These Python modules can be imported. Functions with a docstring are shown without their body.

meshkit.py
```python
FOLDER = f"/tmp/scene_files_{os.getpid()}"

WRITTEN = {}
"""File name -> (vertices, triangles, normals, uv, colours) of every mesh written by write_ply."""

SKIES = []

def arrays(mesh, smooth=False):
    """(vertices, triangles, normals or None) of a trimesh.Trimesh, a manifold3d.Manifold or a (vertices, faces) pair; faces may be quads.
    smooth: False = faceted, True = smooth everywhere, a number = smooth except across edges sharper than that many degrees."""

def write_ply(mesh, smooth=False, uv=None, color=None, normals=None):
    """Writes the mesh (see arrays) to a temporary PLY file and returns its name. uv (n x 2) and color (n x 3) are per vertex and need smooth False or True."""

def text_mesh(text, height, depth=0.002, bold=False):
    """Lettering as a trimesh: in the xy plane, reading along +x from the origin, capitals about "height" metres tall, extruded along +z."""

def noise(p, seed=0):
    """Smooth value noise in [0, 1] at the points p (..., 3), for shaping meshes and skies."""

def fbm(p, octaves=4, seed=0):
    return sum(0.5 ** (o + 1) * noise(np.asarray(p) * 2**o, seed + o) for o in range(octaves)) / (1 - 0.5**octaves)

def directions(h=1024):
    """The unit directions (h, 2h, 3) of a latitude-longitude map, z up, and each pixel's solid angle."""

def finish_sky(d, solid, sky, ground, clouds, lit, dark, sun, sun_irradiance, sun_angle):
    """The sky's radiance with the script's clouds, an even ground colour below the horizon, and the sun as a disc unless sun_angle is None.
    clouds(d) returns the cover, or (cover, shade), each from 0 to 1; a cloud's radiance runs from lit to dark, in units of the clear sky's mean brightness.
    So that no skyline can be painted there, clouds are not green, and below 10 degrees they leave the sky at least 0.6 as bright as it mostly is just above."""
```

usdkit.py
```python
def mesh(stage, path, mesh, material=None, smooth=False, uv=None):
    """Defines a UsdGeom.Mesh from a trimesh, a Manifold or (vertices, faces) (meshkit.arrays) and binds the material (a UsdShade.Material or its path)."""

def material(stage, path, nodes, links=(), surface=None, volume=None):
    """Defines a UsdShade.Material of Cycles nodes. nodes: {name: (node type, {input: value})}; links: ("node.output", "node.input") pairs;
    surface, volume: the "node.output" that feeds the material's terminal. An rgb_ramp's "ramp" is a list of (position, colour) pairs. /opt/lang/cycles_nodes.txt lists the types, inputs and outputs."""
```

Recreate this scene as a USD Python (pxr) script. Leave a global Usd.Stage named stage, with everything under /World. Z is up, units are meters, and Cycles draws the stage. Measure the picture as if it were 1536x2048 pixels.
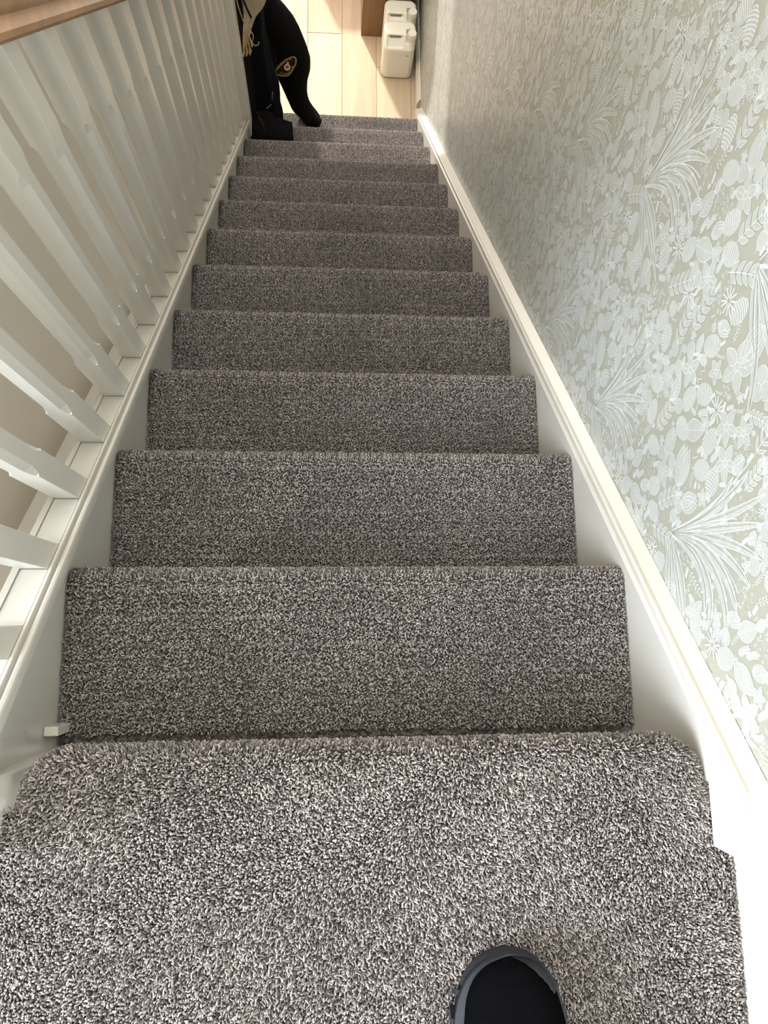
import math, random
import numpy as np
import trimesh, manifold3d as m3
from shapely.geometry import Polygon, Point, LineString
import usdkit, meshkit
from pxr import Usd, UsdGeom, UsdLux, UsdShade, Gf, Sdf, Vt

stage = Usd.Stage.CreateInMemory()
UsdGeom.SetStageUpAxis(stage, 'Z')
UsdGeom.SetStageMetersPerUnit(stage, 1.0)
UsdGeom.Xform.Define(stage, '/World')
UsdGeom.Scope.Define(stage, '/World/Looks')
rng = np.random.default_rng(7)

# ------------------------------------------------------------------ camera
# x across the stairs, y the way they descend, z up; the landing carpet is z = 0
G, R = 0.22508, 0.19763            # going and rise of a step
ZF = -13 * R                       # hall floor
SL = R / G
cam = UsdGeom.Camera.Define(stage, '/World/camera')
cam.CreateFocalLengthAttr(33.752)
cam.CreateHorizontalApertureAttr(36.0)
cam.CreateVerticalApertureAttr(48.0)
cam.CreateClippingRangeAttr(Gf.Vec2f(0.02, 100))
cam.CreateExposureAttr(0.28)
UsdGeom.Xformable(cam).AddTransformOp().Set(Gf.Matrix4d(
    0.99698984, -0.00968476, 0.07692501, 0,
    -0.00349551, 0.98554421, 0.16938239, 0,
    -0.07745342, -0.16914142, 0.98254371, 0,
    -0.0375684, 0.1244908, 0.8459885, 1))

# ------------------------------------------------------------------ light
def rect_light(name, pos, target, w, h, power, color):
    l = UsdLux.RectLight.Define(stage, '/World/' + name)
    l.CreateWidthAttr(w); l.CreateHeightAttr(h)
    l.CreateIntensityAttr(power); l.CreateColorAttr(Gf.Vec3f(*color))
    z = np.array(pos, float) - np.array(target, float); z /= np.linalg.norm(z)
    x = np.cross([0, 0, 1], z); x /= np.linalg.norm(x); y = np.cross(z, x)
    UsdGeom.Xformable(l).AddTransformOp().Set(Gf.Matrix4d(*x, 0, *y, 0, *z, 0, *map(float, pos), 1))
    return l

rect_light('unseen_landing_window_light', (-2.70, -0.70, 1.55), (0.40, 0.35, -0.1), 1.3, 1.4, 30.0, (0.76, 0.87, 1.0))  # out of view on the left; lights the landing and papered wall
rect_light('unseen_landing_back_light', (-0.25, -1.46, 0.75), (-0.42, 0.7, 0.1), 0.7, 0.9, 9.0, (0.86, 0.93, 1.0))  # out of view behind the landing; lights the near baluster faces
rect_light('added_stairwell_fill_light', (-0.1, 1.2, 2.36), (-0.1, 1.2001, 0), 0.8, 2.4, 6.2, (1.0, 0.95, 0.88))  # added fill over the stairwell, no known lamp there
rect_light('unseen_front_door_light', (-0.4, 4.22, -1.15), (-0.2, 2.6, -2.2), 1.3, 1.8, 2.5, (1.0, 0.95, 0.88))  # out of view; soft daylight into the hall from the door side
rect_light('added_hall_fill_light', (-0.35, 3.15, -0.25), (-0.1, 3.05, -2.5), 0.7, 0.7, 9.0, (1.0, 0.95, 0.88))  # added fill that lifts the hall floor and canisters
sun = UsdLux.DistantLight.Define(stage, '/World/sun')
sun.CreateNormalizeAttr(True); sun.CreateAngleAttr(3.0); sun.CreateIntensityAttr(1.25); sun.CreateColorAttr(Gf.Vec3f(1.0, 0.95, 0.87))
d = -np.array([0.42, -1.0, -0.70]); d /= np.linalg.norm(d)
sx = np.cross([0, 0, 1], d); sx /= np.linalg.norm(sx); sy = np.cross(d, sx)
UsdGeom.Xformable(sun).AddTransformOp().Set(Gf.Matrix4d(*sx, 0, *sy, 0, *d, 0, 0, 0, 0, 1))
dome = UsdLux.DomeLight.Define(stage, '/World/sky')
dome.CreateIntensityAttr(0.55); dome.CreateColorAttr(Gf.Vec3f(1.0, 0.96, 0.9))

# ------------------------------------------------------------------ helpers
names = {}
def numbered(path):
    k = names.get(path, -1) + 1
    names[path] = k
    return path if k == 0 else '%s_%03d' % (path, k)

def tag(prim, label=None, category=None, group=None, kind=None):
    p = prim.GetPrim() if hasattr(prim, 'GetPrim') else prim
    for k, v in (('label', label), ('category', category), ('group', group), ('kind', kind)):
        if v: p.SetCustomDataByKey(k, v)
    return prim

def thing(name, label, category, loc=(0, 0, 0), rotz=0.0, group=None, kind=None):
    x = UsdGeom.Xform.Define(stage, numbered('/World/' + name))
    if any(loc): x.AddTranslateOp().Set(Gf.Vec3d(*map(float, loc)))
    if rotz: x.AddRotateZOp().Set(float(rotz))
    return tag(x, label, category, group, kind)

def obj(name, mesh, mat, parent=None, smooth=False, label=None, category=None, kind=None, group=None):
    base = str(parent.GetPath()) if parent is not None else '/World'
    m = usdkit.mesh(stage, numbered(base + '/' + name), mesh, mat, smooth=smooth)
    tag(m, label, category, group, kind)
    return m

def cat(ms):
    return trimesh.util.concatenate([trimesh.Trimesh(*meshkit.arrays(m)[:2], process=False) for m in ms])

def box(lo, hi, bevel=0.0):
    lo, hi = np.array(lo, float), np.array(hi, float)
    if bevel <= 0:
        b = trimesh.creation.box(hi - lo); b.apply_translation((lo + hi) / 2); return b
    pts = []
    for sx_ in (0, 1):
        for sy_ in (0, 1):
            for sz_ in (0, 1):
                c = np.where([sx_, sy_, sz_], hi, lo); s = np.where([sx_, sy_, sz_], -1, 1) * bevel
                for k in range(3):
                    o = s.copy(); o[k] = 0; pts.append(c + o)
    return trimesh.convex.convex_hull(np.array(pts))

def poly_tri(poly):
    """triangles of a shapely polygon"""
    rings = [np.array(poly.exterior.coords)[:-1]] + [np.array(i.coords)[:-1] for i in poly.interiors]
    if not poly.exterior.is_ccw: rings[0] = rings[0][::-1]
    rings = [rings[0]] + [r[::-1] if Polygon(r).exterior.is_ccw else r for r in rings[1:]]
    return np.vstack(rings), np.array(m3.triangulate([np.ascontiguousarray(r) for r in rings]))

def extrude(poly, depth):
    return trimesh.creation.extrude_polygon(poly, depth, engine='earcut')

def sweep_profile(profile, y0, y1, slope=SL, n=1):
    """profile: closed list of (x, h); swept along y from y0 to y1, falling with the pitch of the stairs"""
    p = Polygon(profile)
    if not p.exterior.is_ccw: profile = profile[::-1]
    pr = np.array(profile, float); k = len(pr)
    ys = np.linspace(y0, y1, n + 1)
    v = np.vstack([np.stack([pr[:, 0], np.full(k, y), pr[:, 1] - y * slope], 1) for y in ys])
    f = []
    for j in range(n):
        for i in range(k):
            a, b = j * k + i, j * k + (i + 1) % k
            f += [[a, a + k, b], [b, a + k, b + k]]
    tri = np.array(m3.triangulate([np.ascontiguousarray(pr)]))
    f += [list(t) for t in tri] + [[t[2] + n * k, t[1] + n * k, t[0] + n * k] for t in tri]
    m = trimesh.Trimesh(v, np.array(f), process=False)
    if m.volume < 0: m.invert()
    return m

def frames(path):
    path = np.array(path, float)
    t = np.gradient(path, axis=0); t /= np.linalg.norm(t, axis=1)[:, None]
    return path, t

def spline(pts, n):
    from scipy.interpolate import CubicSpline
    pts = np.array(pts, float)
    s = np.concatenate([[0], np.cumsum(np.linalg.norm(np.diff(pts[:, :3], axis=0), axis=1))])
    return CubicSpline(s, pts)(np.linspace(0, s[-1], n))

def loft(ctrl, n=40, m=32, side=(1, 0, 0), fold=0.0, fscale=18, seed=0, pleat=0, pamp=0.0, caps=True):
    """ctrl rows: x, y, z, half width along 'side', half depth; closed cloth-like tube with folds"""
    c = spline(ctrl, n); p, t = frames(c[:, :3])
    a = np.array(side, float)
    v = []
    th = np.linspace(0, 2 * np.pi, m, endpoint=False)
    for i in range(n):
        u = a - t[i] * (a @ t[i]); u /= np.linalg.norm(u); w = np.cross(t[i], u)
        r = 1.0 + pamp * np.sin(pleat * th + 1.3 * np.sin(i * 0.12) + seed) if pleat else np.ones(m)
        v.append(p[i] + (np.cos(th) * c[i, 3] * r)[:, None] * u + (np.sin(th) * c[i, 4] * r)[:, None] * w)
    v = np.vstack(v)
    if fold:
        nrm = v - np.repeat(p, m, 0); nrm /= np.maximum(np.linalg.norm(nrm, axis=1), 1e-9)[:, None]
        f_ = meshkit.fbm(v * [fscale, fscale, fscale * 0.45], 3, seed) - 0.5
        v = v + nrm * (f_ * 2 * fold)[:, None]
    f = []
    for i in range(n - 1):
        for j in range(m):
            A, B = i * m + j, i * m + (j + 1) % m
            f += [[A, B, A + m], [B, B + m, A + m]]
    v = np.vstack([v, v[:m].mean(0), v[-m:].mean(0)]); e = len(v)
    if caps:
        for j in range(m):
            f += [[e - 2, (j + 1) % m, j], [e - 1, (n - 1) * m + j, (n - 1) * m + (j + 1) % m]]
    mm = trimesh.Trimesh(v, np.array(f), process=False)
    if mm.volume < 0: mm.invert()
    return mm

def tube(pts, r, n=None, m=8):
    c = np.array([list(p) + [r, r] for p in pts])
    t = c[-1, :3] - c[0, :3]
    side = (1, 0, 0) if abs(t[0]) < 0.7 * np.linalg.norm(t) + 1e-9 else (0, 1, 0)
    return loft(c, n or 4 * len(pts), m, side)

def hullspheres(pts, seg=12):
    out = [m3.Manifold.sphere(float(r), seg).translate((float(x), float(y), float(z))) for x, y, z, r in pts]
    return m3.Manifold.batch_hull(out)

# ------------------------------------------------------------------ materials
def lin(c):
    c = np.array(c, float) / 255.0
    return tuple(np.where(c <= 0.04045, c / 12.92, ((c + 0.055) / 1.055) ** 2.4))

def mat(name, color, rough=0.5, spec=0.5, vary=0.0, vscale=6.0, bump=0.0, bscale=200.0, stretch=(1, 1, 1), **kw):
    nodes = {'p': ('principled_bsdf', dict(base_color=color, roughness=rough, specular_ior_level=spec, **kw))}
    links = []
    if vary or bump:
        nodes['geo'] = ('texture_coordinate', {})
        nodes['map'] = ('mapping', {'scale': stretch})
        links += [('geo.object', 'map.vector')]
    if vary:
        nodes['n'] = ('noise_texture', {'scale': vscale, 'detail': 4.0})
        a, b = np.clip(np.array(color) * (1 - vary), 0, 1), np.clip(np.array(color) * (1 + vary), 0, 1)
        nodes['r'] = ('rgb_ramp', {'ramp': [(0.3, tuple(a)), (0.7, tuple(b))]})
        links += [('map.vector', 'n.vector'), ('n.fac', 'r.fac'), ('r.color', 'p.base_color')]
    if bump:
        nodes['bn'] = ('noise_texture', {'scale': bscale, 'detail': 3.0})
        nodes['b'] = ('bump', {'strength': bump, 'distance': 0.002})
        links += [('map.vector', 'bn.vector'), ('bn.fac', 'b.height'), ('b.normal', 'p.normal')]
    return usdkit.material(stage, '/World/Looks/' + name, nodes, links, surface='p.BSDF')

def wood(name, light, dark, rough=0.35, scale=9.0, axis=1, rings=14.0, spec=0.5):
    sc = [scale] * 3; sc[axis] = scale * 0.09
    sc2 = [60.0] * 3; sc2[axis] = 2.2
    nodes = {'tc': ('texture_coordinate', {}), 'oi': ('object_info', {}),
             'm1': ('mapping', {'scale': sc}), 'm2': ('mapping', {'scale': sc2}),
             'n1': ('noise_texture', {'scale': 1.0, 'detail': 5.0, 'roughness': 0.6, 'distortion': 0.6}),
             'n2': ('noise_texture', {'scale': 1.0, 'detail': 3.0}),
             'mx': ('mix', {'mix_type': 'mix', 'fac': 0.35}),
             'r': ('rgb_ramp', {'ramp': [(0.25, dark), (0.5, tuple((np.array(light) * 0.6 + np.array(dark) * 0.4))), (0.72, light)]}),
             'b': ('bump', {'strength': 0.15, 'distance': 0.001}),
             'p': ('principled_bsdf', {'roughness': rough, 'specular_ior_level': spec})}
    links = [('tc.object', 'm1.vector'), ('tc.object', 'm2.vector'), ('m1.vector', 'n1.vector'), ('m2.vector', 'n2.vector'),
             ('n1.fac', 'mx.color1'), ('n2.fac', 'mx.color2'), ('mx.color', 'r.fac'), ('r.color', 'p.base_color'),
             ('n2.fac', 'b.height'), ('b.normal', 'p.normal')]
    return usdkit.material(stage, '/World/Looks/' + name, nodes, links, surface='p.BSDF')

WHITE = mat('white_gloss_paint', lin((208, 204, 195)), 0.28, 0.5, vary=0.02, vscale=3, bump=0.06, bscale=40)
WALLP = mat('cream_wall_paint', lin((214, 208, 194)), 0.75, 0.3, bump=0.08, bscale=120)
CEIL = mat('ceiling_paint', lin((240, 238, 232)), 0.9, 0.2)
OAKRAIL = wood('handrail_pine', lin((172, 128, 84)), lin((104, 68, 38)), 0.3, 16, 1)
LAM = [wood('oak_laminate_%d' % i, lin(a), lin(b), 0.42, 8 + i, 1) for i, (a, b) in enumerate((((198, 177, 151), (170, 147, 121)), ((203, 183, 158), (177, 154, 128)), ((193, 170, 143), (164, 139, 112))))]
CABW = wood('walnut_cabinet_wood', lin((146, 112, 76)), lin((112, 82, 52)), 0.45, 9, 2)
HDPE = mat('natural_white_plastic', lin((240, 236, 222)), 0.38, 0.4)
HDPE2 = mat('white_plastic_cap', lin((240, 236, 224)), 0.35, 0.4)
INK = mat('grey_ink', lin((90, 84, 76)), 0.6)
BLACKCLOTH = mat('black_jacket_cloth', (0.0035, 0.0032, 0.0032), 0.9, 0.1, bump=0.3, bscale=500)
NAVYCLOTH = mat('navy_jacket_cloth', (0.0032, 0.0040, 0.0060), 0.9, 0.1, bump=0.3, bscale=500)
BROWNCLOTH = mat('dark_brown_cloth', (0.008, 0.0052, 0.004), 0.9, 0.1, bump=0.3, bscale=400)
CREAM = mat('cream_woven_cloth', lin((176, 160, 136)), 0.9, 0.2, vary=0.1, vscale=40, bump=0.5, bscale=500)
TAN = mat('tan_fringe_cord', lin((168, 146, 112)), 0.9, 0.2, vary=0.15, vscale=80)
GOLD = mat('gold_thread', lin((142, 108, 44)), 0.6, 0.4, vary=0.2, vscale=300)
PALETHREAD = mat('pale_thread', lin((150, 138, 116)), 0.7, 0.3)
OLIVE = mat('dark_olive_patch_cloth', lin((38, 28, 10)), 0.9, 0.2)
PATCHWHITE = mat('patch_white_thread', lin((206, 178, 162)), 0.8, 0.2)
RED = mat('patch_red_thread', lin((120, 40, 36)), 0.8, 0.2)
GREYMETAL = mat('dull_grey_metal', lin((120, 116, 110)), 0.4, 0.5, metallic=0.6)
MESHCLOTH = mat('black_shoe_mesh', (0.0035, 0.0035, 0.0040), 1.0, 0.0, bump=0.8, bscale=900)
RUBBER = mat('dark_grey_rubber', lin((44, 45, 51)), 0.55, 0.3, vary=0.06, vscale=60)
RUBBER2 = mat('grey_black_rubber', lin((28, 28, 32)), 0.45, 0.35)
HOLE = mat('lining_and_hole_shade', (0.004, 0.004, 0.005), 0.9)  # lining colour, also the shade painted inside the sole openings

# carpet: the pile carries the colour of each tuft
def carpet_mat(name, node, out, gain=1.0):
    nodes = {'a': node, 'g': ('geometry', {}), 'n': ('noise_texture', {'scale': 7.0, 'detail': 3.0}),
             'r': ('rgb_ramp', {'ramp': [(0.3, (0.86 * gain, 0.845 * gain, 0.83 * gain)), (0.7, (1.10 * gain, 1.085 * gain, 1.06 * gain))]}),
             'm': ('mix', {'mix_type': 'multiply', 'fac': 1.0}),
             'p': ('principled_bsdf', {'roughness': 0.8, 'specular_ior_level': 0.25, 'sheen_weight': 0.12, 'sheen_roughness': 0.5})}
    links = [('g.position', 'n.vector'), ('n.fac', 'r.fac'), (out, 'm.color1'), ('r.color', 'm.color2'), ('m.color', 'p.base_color')]
    return usdkit.material(stage, '/World/Looks/' + name, nodes, links, surface='p.BSDF')
PILE = carpet_mat('carpet_pile', ('attribute', {'attribute': 'tuft_color'}), 'a.color')
BACK = usdkit.material(stage, '/World/Looks/carpet_backing', {
    'g': ('geometry', {}), 'v': ('voronoi_texture', {'scale': 260.0}), 'r': ('rgb_ramp', {'ramp': [(0.0, (0.16, 0.145, 0.13)), (0.5, (0.07, 0.062, 0.055)), (1.0, (0.03, 0.026, 0.023))]}),
    's': ('separate_color', {}), 'p': ('principled_bsdf', {'roughness': 0.95, 'specular_ior_level': 0.1})},
    [('g.position', 'v.vector'), ('v.color', 's.color'), ('s.r', 'r.fac'), ('r.color', 'p.base_color')], surface='p.BSDF')

# wallpaper
PAPER = mat('sage_wallpaper_ground', lin((174, 172, 158)), 0.42, 0.5, vary=0.03, vscale=5, bump=0.05, bscale=300)
def print_mat(name, c, rough):
    return mat(name, c, rough, 0.5, vary=0.05, vscale=30)
PRINTFILL = print_mat('wallpaper_pale_print', lin((193, 194, 187)), 0.36)
PRINTLINE = print_mat('wallpaper_white_print', lin((217, 219, 217)), 0.33)
PRINTDARK = print_mat('wallpaper_grey_print', lin((166, 162, 146)), 0.4)

# ------------------------------------------------------------------ the setting
WX = 0.437                                                  # face of the papered wall
obj('wall_right', box((WX, -1.5, ZF - 0.1), (WX + 0.12, 4.4, 2.4)), PAPER, kind='structure')
obj('wall_left', cat([box((-0.74, 0.0, ZF - 0.1), (-0.62, 2.62, -0.02)), box((-0.74, 0.36, -0.02), (-0.62, 2.62, 2.4)), box((-1.32, 2.50, ZF - 0.1), (-0.62, 2.62, 2.4)), box((-1.32, 2.50, ZF - 0.1), (-1.20, 4.4, 2.4))]), WALLP, kind='structure')
obj('wall_front', cat([box((-1.32, 4.28, -0.2), (WX, 4.4, 2.4)), box((0.25, 4.28, ZF - 0.1), (WX, 4.4, -0.2))]), WALLP, kind='structure')  # out of view; keeps the sun off the upper stairs
obj('wall_back', box((-2.87, -1.62, -0.3), (WX + 0.12, -1.5, 2.4)), WALLP, kind='structure')
obj('wall_landing', cat([box((-2.87, -1.5, -0.3), (-2.75, 0.48, 0.80)), box((-2.87, -1.5, 2.28), (-2.75, 0.48, 2.4)), box((-2.87, -1.5, 0.80), (-2.75, -1.32, 2.28)), box((-2.87, 0.06, 0.80), (-2.75, 0.48, 2.28)), box((-2.87, 0.36, -0.3), (-0.74, 0.48, 2.4))]), WALLP, kind='structure')
obj('landing_floor', cat([box((-2.75, -1.5, -0.10), (-1.7005, 0.36, -0.007)), box((-1.7005, -0.0595, -0.10), (-0.62, 0.36, -0.007))]), BACK, kind='structure')
obj('ceiling', cat([box((-2.87, -1.62, 2.4), (WX + 0.12, 4.4, 2.5)), box((-1.2, 3.9, -0.22), (WX, 4.3, -0.17))]), CEIL, kind='structure')
# sloping trim on the far side of the balustrade, along the cream wall
obj('trim_1', sweep_profile([(-0.625, -0.62), (-0.588, -0.62), (-0.588, -0.262), (-0.594, -0.256), (-0.625, -0.256)], 0.02, 2.45), WHITE, kind='structure')

# hall floor: oak boards, each its own piece
fl = thing('floor', None, None, kind='structure')
obj('floor_base', box((-1.2, 2.5, ZF - 0.06), (WX, 4.4, ZF - 0.0125)), LAM[0], fl)
PW = 0.185
joints = {0: [3.05], 1: [2.62, 3.9], 2: [3.342], 3: [2.55, 3.75], 4: [3.15], -1: [2.9, 4.1], -2: [3.4], -3: [2.75]}
for k in range(-4, 5):
    x0 = -0.156 - PW + k * PW + PW * 0; x1 = x0 + PW
    ys = [2.5] + joints.get(k + 1, [3.3]) + [4.4]
    for a, b in zip(ys[:-1], ys[1:]):
        lo, hi = max(x0, -1.2) + 0.0006, min(x1, WX) - 0.0006
        if hi - lo < 0.01 or b - a < 0.01: continue
        obj('plank', box((lo, a + 0.0006, ZF - 0.012), (hi, b - 0.0006, ZF), 0.0012), LAM[(k * 2 + int(a * 10)) % 3], fl)

# baseboards
SKP = [(0.0, 0.0), (-0.018, 0.0), (-0.018, 0.085), (-0.014, 0.092), (-0.012, 0.10), (-0.006, 0.112), (0.0, 0.114)]
obj('baseboard_right', sweep_profile([(WX - 0.0008 + x, ZF + h) for x, h in SKP], 2.87, 4.28, 0.0), WHITE, kind='structure')
LSK = [(WX - 0.0008, -0.03), (0.4285, -0.03), (0.4285, 0.022), (0.4315, 0.030), (0.4285, 0.040), (0.4325, 0.050), (0.4360, 0.090), (WX - 0.0008, 0.090)]
obj('baseboard_landing', sweep_profile([(x - 0.0, h) for x, h in LSK], -1.5, -0.117, 0.0), WHITE, kind='structure')

# ------------------------------------------------------------------ stair strings and balustrade
stair = thing('staircase', 'white painted closed strings of the straight staircase, framing the carpeted steps', 'staircase')
# string along the papered wall: moulded top, then level over the landing
RS = [(WX - 0.0008, -0.34), (0.404, -0.34), (0.404, 0.003), (0.4060, 0.006), (0.4078, 0.011), (0.4074, 0.0165), (0.4082, 0.0218), (0.4104, 0.0244), (0.4132, 0.0243), (0.4150, 0.0226), (0.4165, 0.0226), (0.4355, 0.0335), (WX - 0.0008, 0.0335)]
YE = 2.80
rs = sweep_profile(RS, -0.046, YE)
lv = [(x, h + 0.046 * SL - (0 if h > -0.3 else -0.30)) for x, h in RS]
obj('string', rs, WHITE, stair, smooth=20)
obj('string_end', sweep_profile(lv, -0.1165, -0.046, 0.0), WHITE, stair, smooth=20)
# string under the balustrade
LS = [(-0.405, -0.34), (-0.405, 0.030), (-0.437, 0.030), (-0.437, -0.34)]
obj('string', sweep_profile(LS, -0.03, 2.42), WHITE, stair)
obj('riser', box((-0.404, 0.000, -R), (-0.386, 0.012, -0.152), 0.001), WHITE, stair)

bal = thing('balustrade', 'white painted stair balustrade with square chamfered balusters and a pine handrail', 'balustrade')
RAIL = [(-0.394, 0.030), (-0.388, 0.034), (-0.3865, 0.052), (-0.388, 0.0585), (-0.3905, 0.0605), (-0.3930, 0.0590), (-0.3940, 0.0490), (-0.3975, 0.0490), (-0.3990, 0.0610),
        (-0.4025, 0.0610), (-0.4025, 0.0560), (-0.4400, 0.0560), (-0.4400, 0.0610), (-0.4480, 0.0610), (-0.4500, 0.0585), (-0.4500, 0.034), (-0.446, 0.030)]
obj('base_rail', sweep_profile(RAIL, -0.022, 2.42), WHITE, bal, smooth=25)
HR = [(-0.4500, 0.800), (-0.3920, 0.800), (-0.3885, 0.806), (-0.3885, 0.815), (-0.3930, 0.824), (-0.3950, 0.832), (-0.3925, 0.842), (-0.3915, 0.852), (-0.3940, 0.862), (-0.4000, 0.8705), (-0.4100, 0.8765),
      (-0.4210, 0.8785), (-0.4320, 0.8765), (-0.4420, 0.8705), (-0.4480, 0.862), (-0.4505, 0.852), (-0.4495, 0.842), (-0.4470, 0.832), (-0.4490, 0.824), (-0.4535, 0.815), (-0.4535, 0.806)]
obj('handrail', sweep_profile(HR, -0.05, 2.36), OAKRAIL, bal, smooth=30, label='pine handrail with a moulded side')
obj('handrail_fillet', sweep_profile([(-0.4400, 0.796), (-0.4030, 0.796), (-0.4030, 0.801), (-0.4400, 0.801)], 0.0, 2.36), OAKRAIL, bal)
BX, BH = -0.4215, 0.0182
def baluster(yc):
    def ring(zf, c):
        pts = []
        for sx_, sy_ in ((1, 1), (-1, 1), (-1, -1), (1, -1)):
            pa, pb = (sx_ * BH, sy_ * (BH - c)), (sx_ * (BH - c), sy_ * BH)
            if sx_ * sy_ < 0: pa, pb = pb, pa
            for q in (pa, pb):
                y = yc + q[1]; pts.append((BX + q[0], y, zf(y)))
        return pts
    pz = lambda h: (lambda y: h - y * SL)
    cz = lambda h: (lambda y: h - yc * SL)
    c0, c1 = 0.0008, 0.0085
    rings = [ring(pz(0.055), c0), ring(cz(0.226), c0), ring(cz(0.2275), 0.0035), ring(cz(0.236), 0.0060), ring(cz(0.250), c1), ring(cz(0.615), c1), ring(cz(0.629), 0.0060), ring(cz(0.6375), 0.0035), ring(cz(0.639), c0), ring(pz(0.800), c0)]
    v = np.array(rings).reshape(-1, 3); f = []
    for i in range(len(rings) - 1):
        for j in range(8):
            a, b = i * 8 + j, i * 8 + (j + 1) % 8
            f += [[a, b, a + 8], [b, b + 8, a + 8]]
    e = len(v) - 8
    f += [[0, j + 1, j] for j in range(1, 7)] + [[e, e + j, e + j + 1] for j in range(1, 7)]
    m = trimesh.Trimesh(v, np.array(f), process=False)
    if m.volume < 0: m.invert()
    return m
BY = [0.121 + k * G / 2 for k in range(20)]
for k, yc in enumerate(BY):
    obj('baluster', baluster(yc), WHITE, bal)
    y1 = BY[k + 1] - BH if k + 1 < len(BY) else 2.33
    obj('fillet', sweep_profile([(-0.4385, 0.0555), (-0.4040, 0.0555), (-0.4040, 0.0590), (-0.4385, 0.0590)], yc + BH + 0.001, y1 - 0.001), WHITE, bal)
obj('fillet', sweep_profile([(-0.4385, 0.0555), (-0.4040, 0.0555), (-0.4040, 0.0590), (-0.4385, 0.0590)], 0.0, BY[0] - BH - 0.001), WHITE, bal)
def newel(y0, y1, z0, z1, x0=-0.466, x1=-0.386):
    return cat([box((x0, y0, z0), (x1, y1, z1), 0.003), box((x0 - 0.008, y0 - 0.008, z1), (x1 + 0.008, y1 + 0.008, z1 + 0.018), 0.004)])
obj('newel_post', newel(-0.10, -0.02, -0.30, 0.95), WHITE, bal)
obj('newel_post', newel(2.36, 2.432, ZF + R, -1.13), WHITE, bal)

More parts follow.
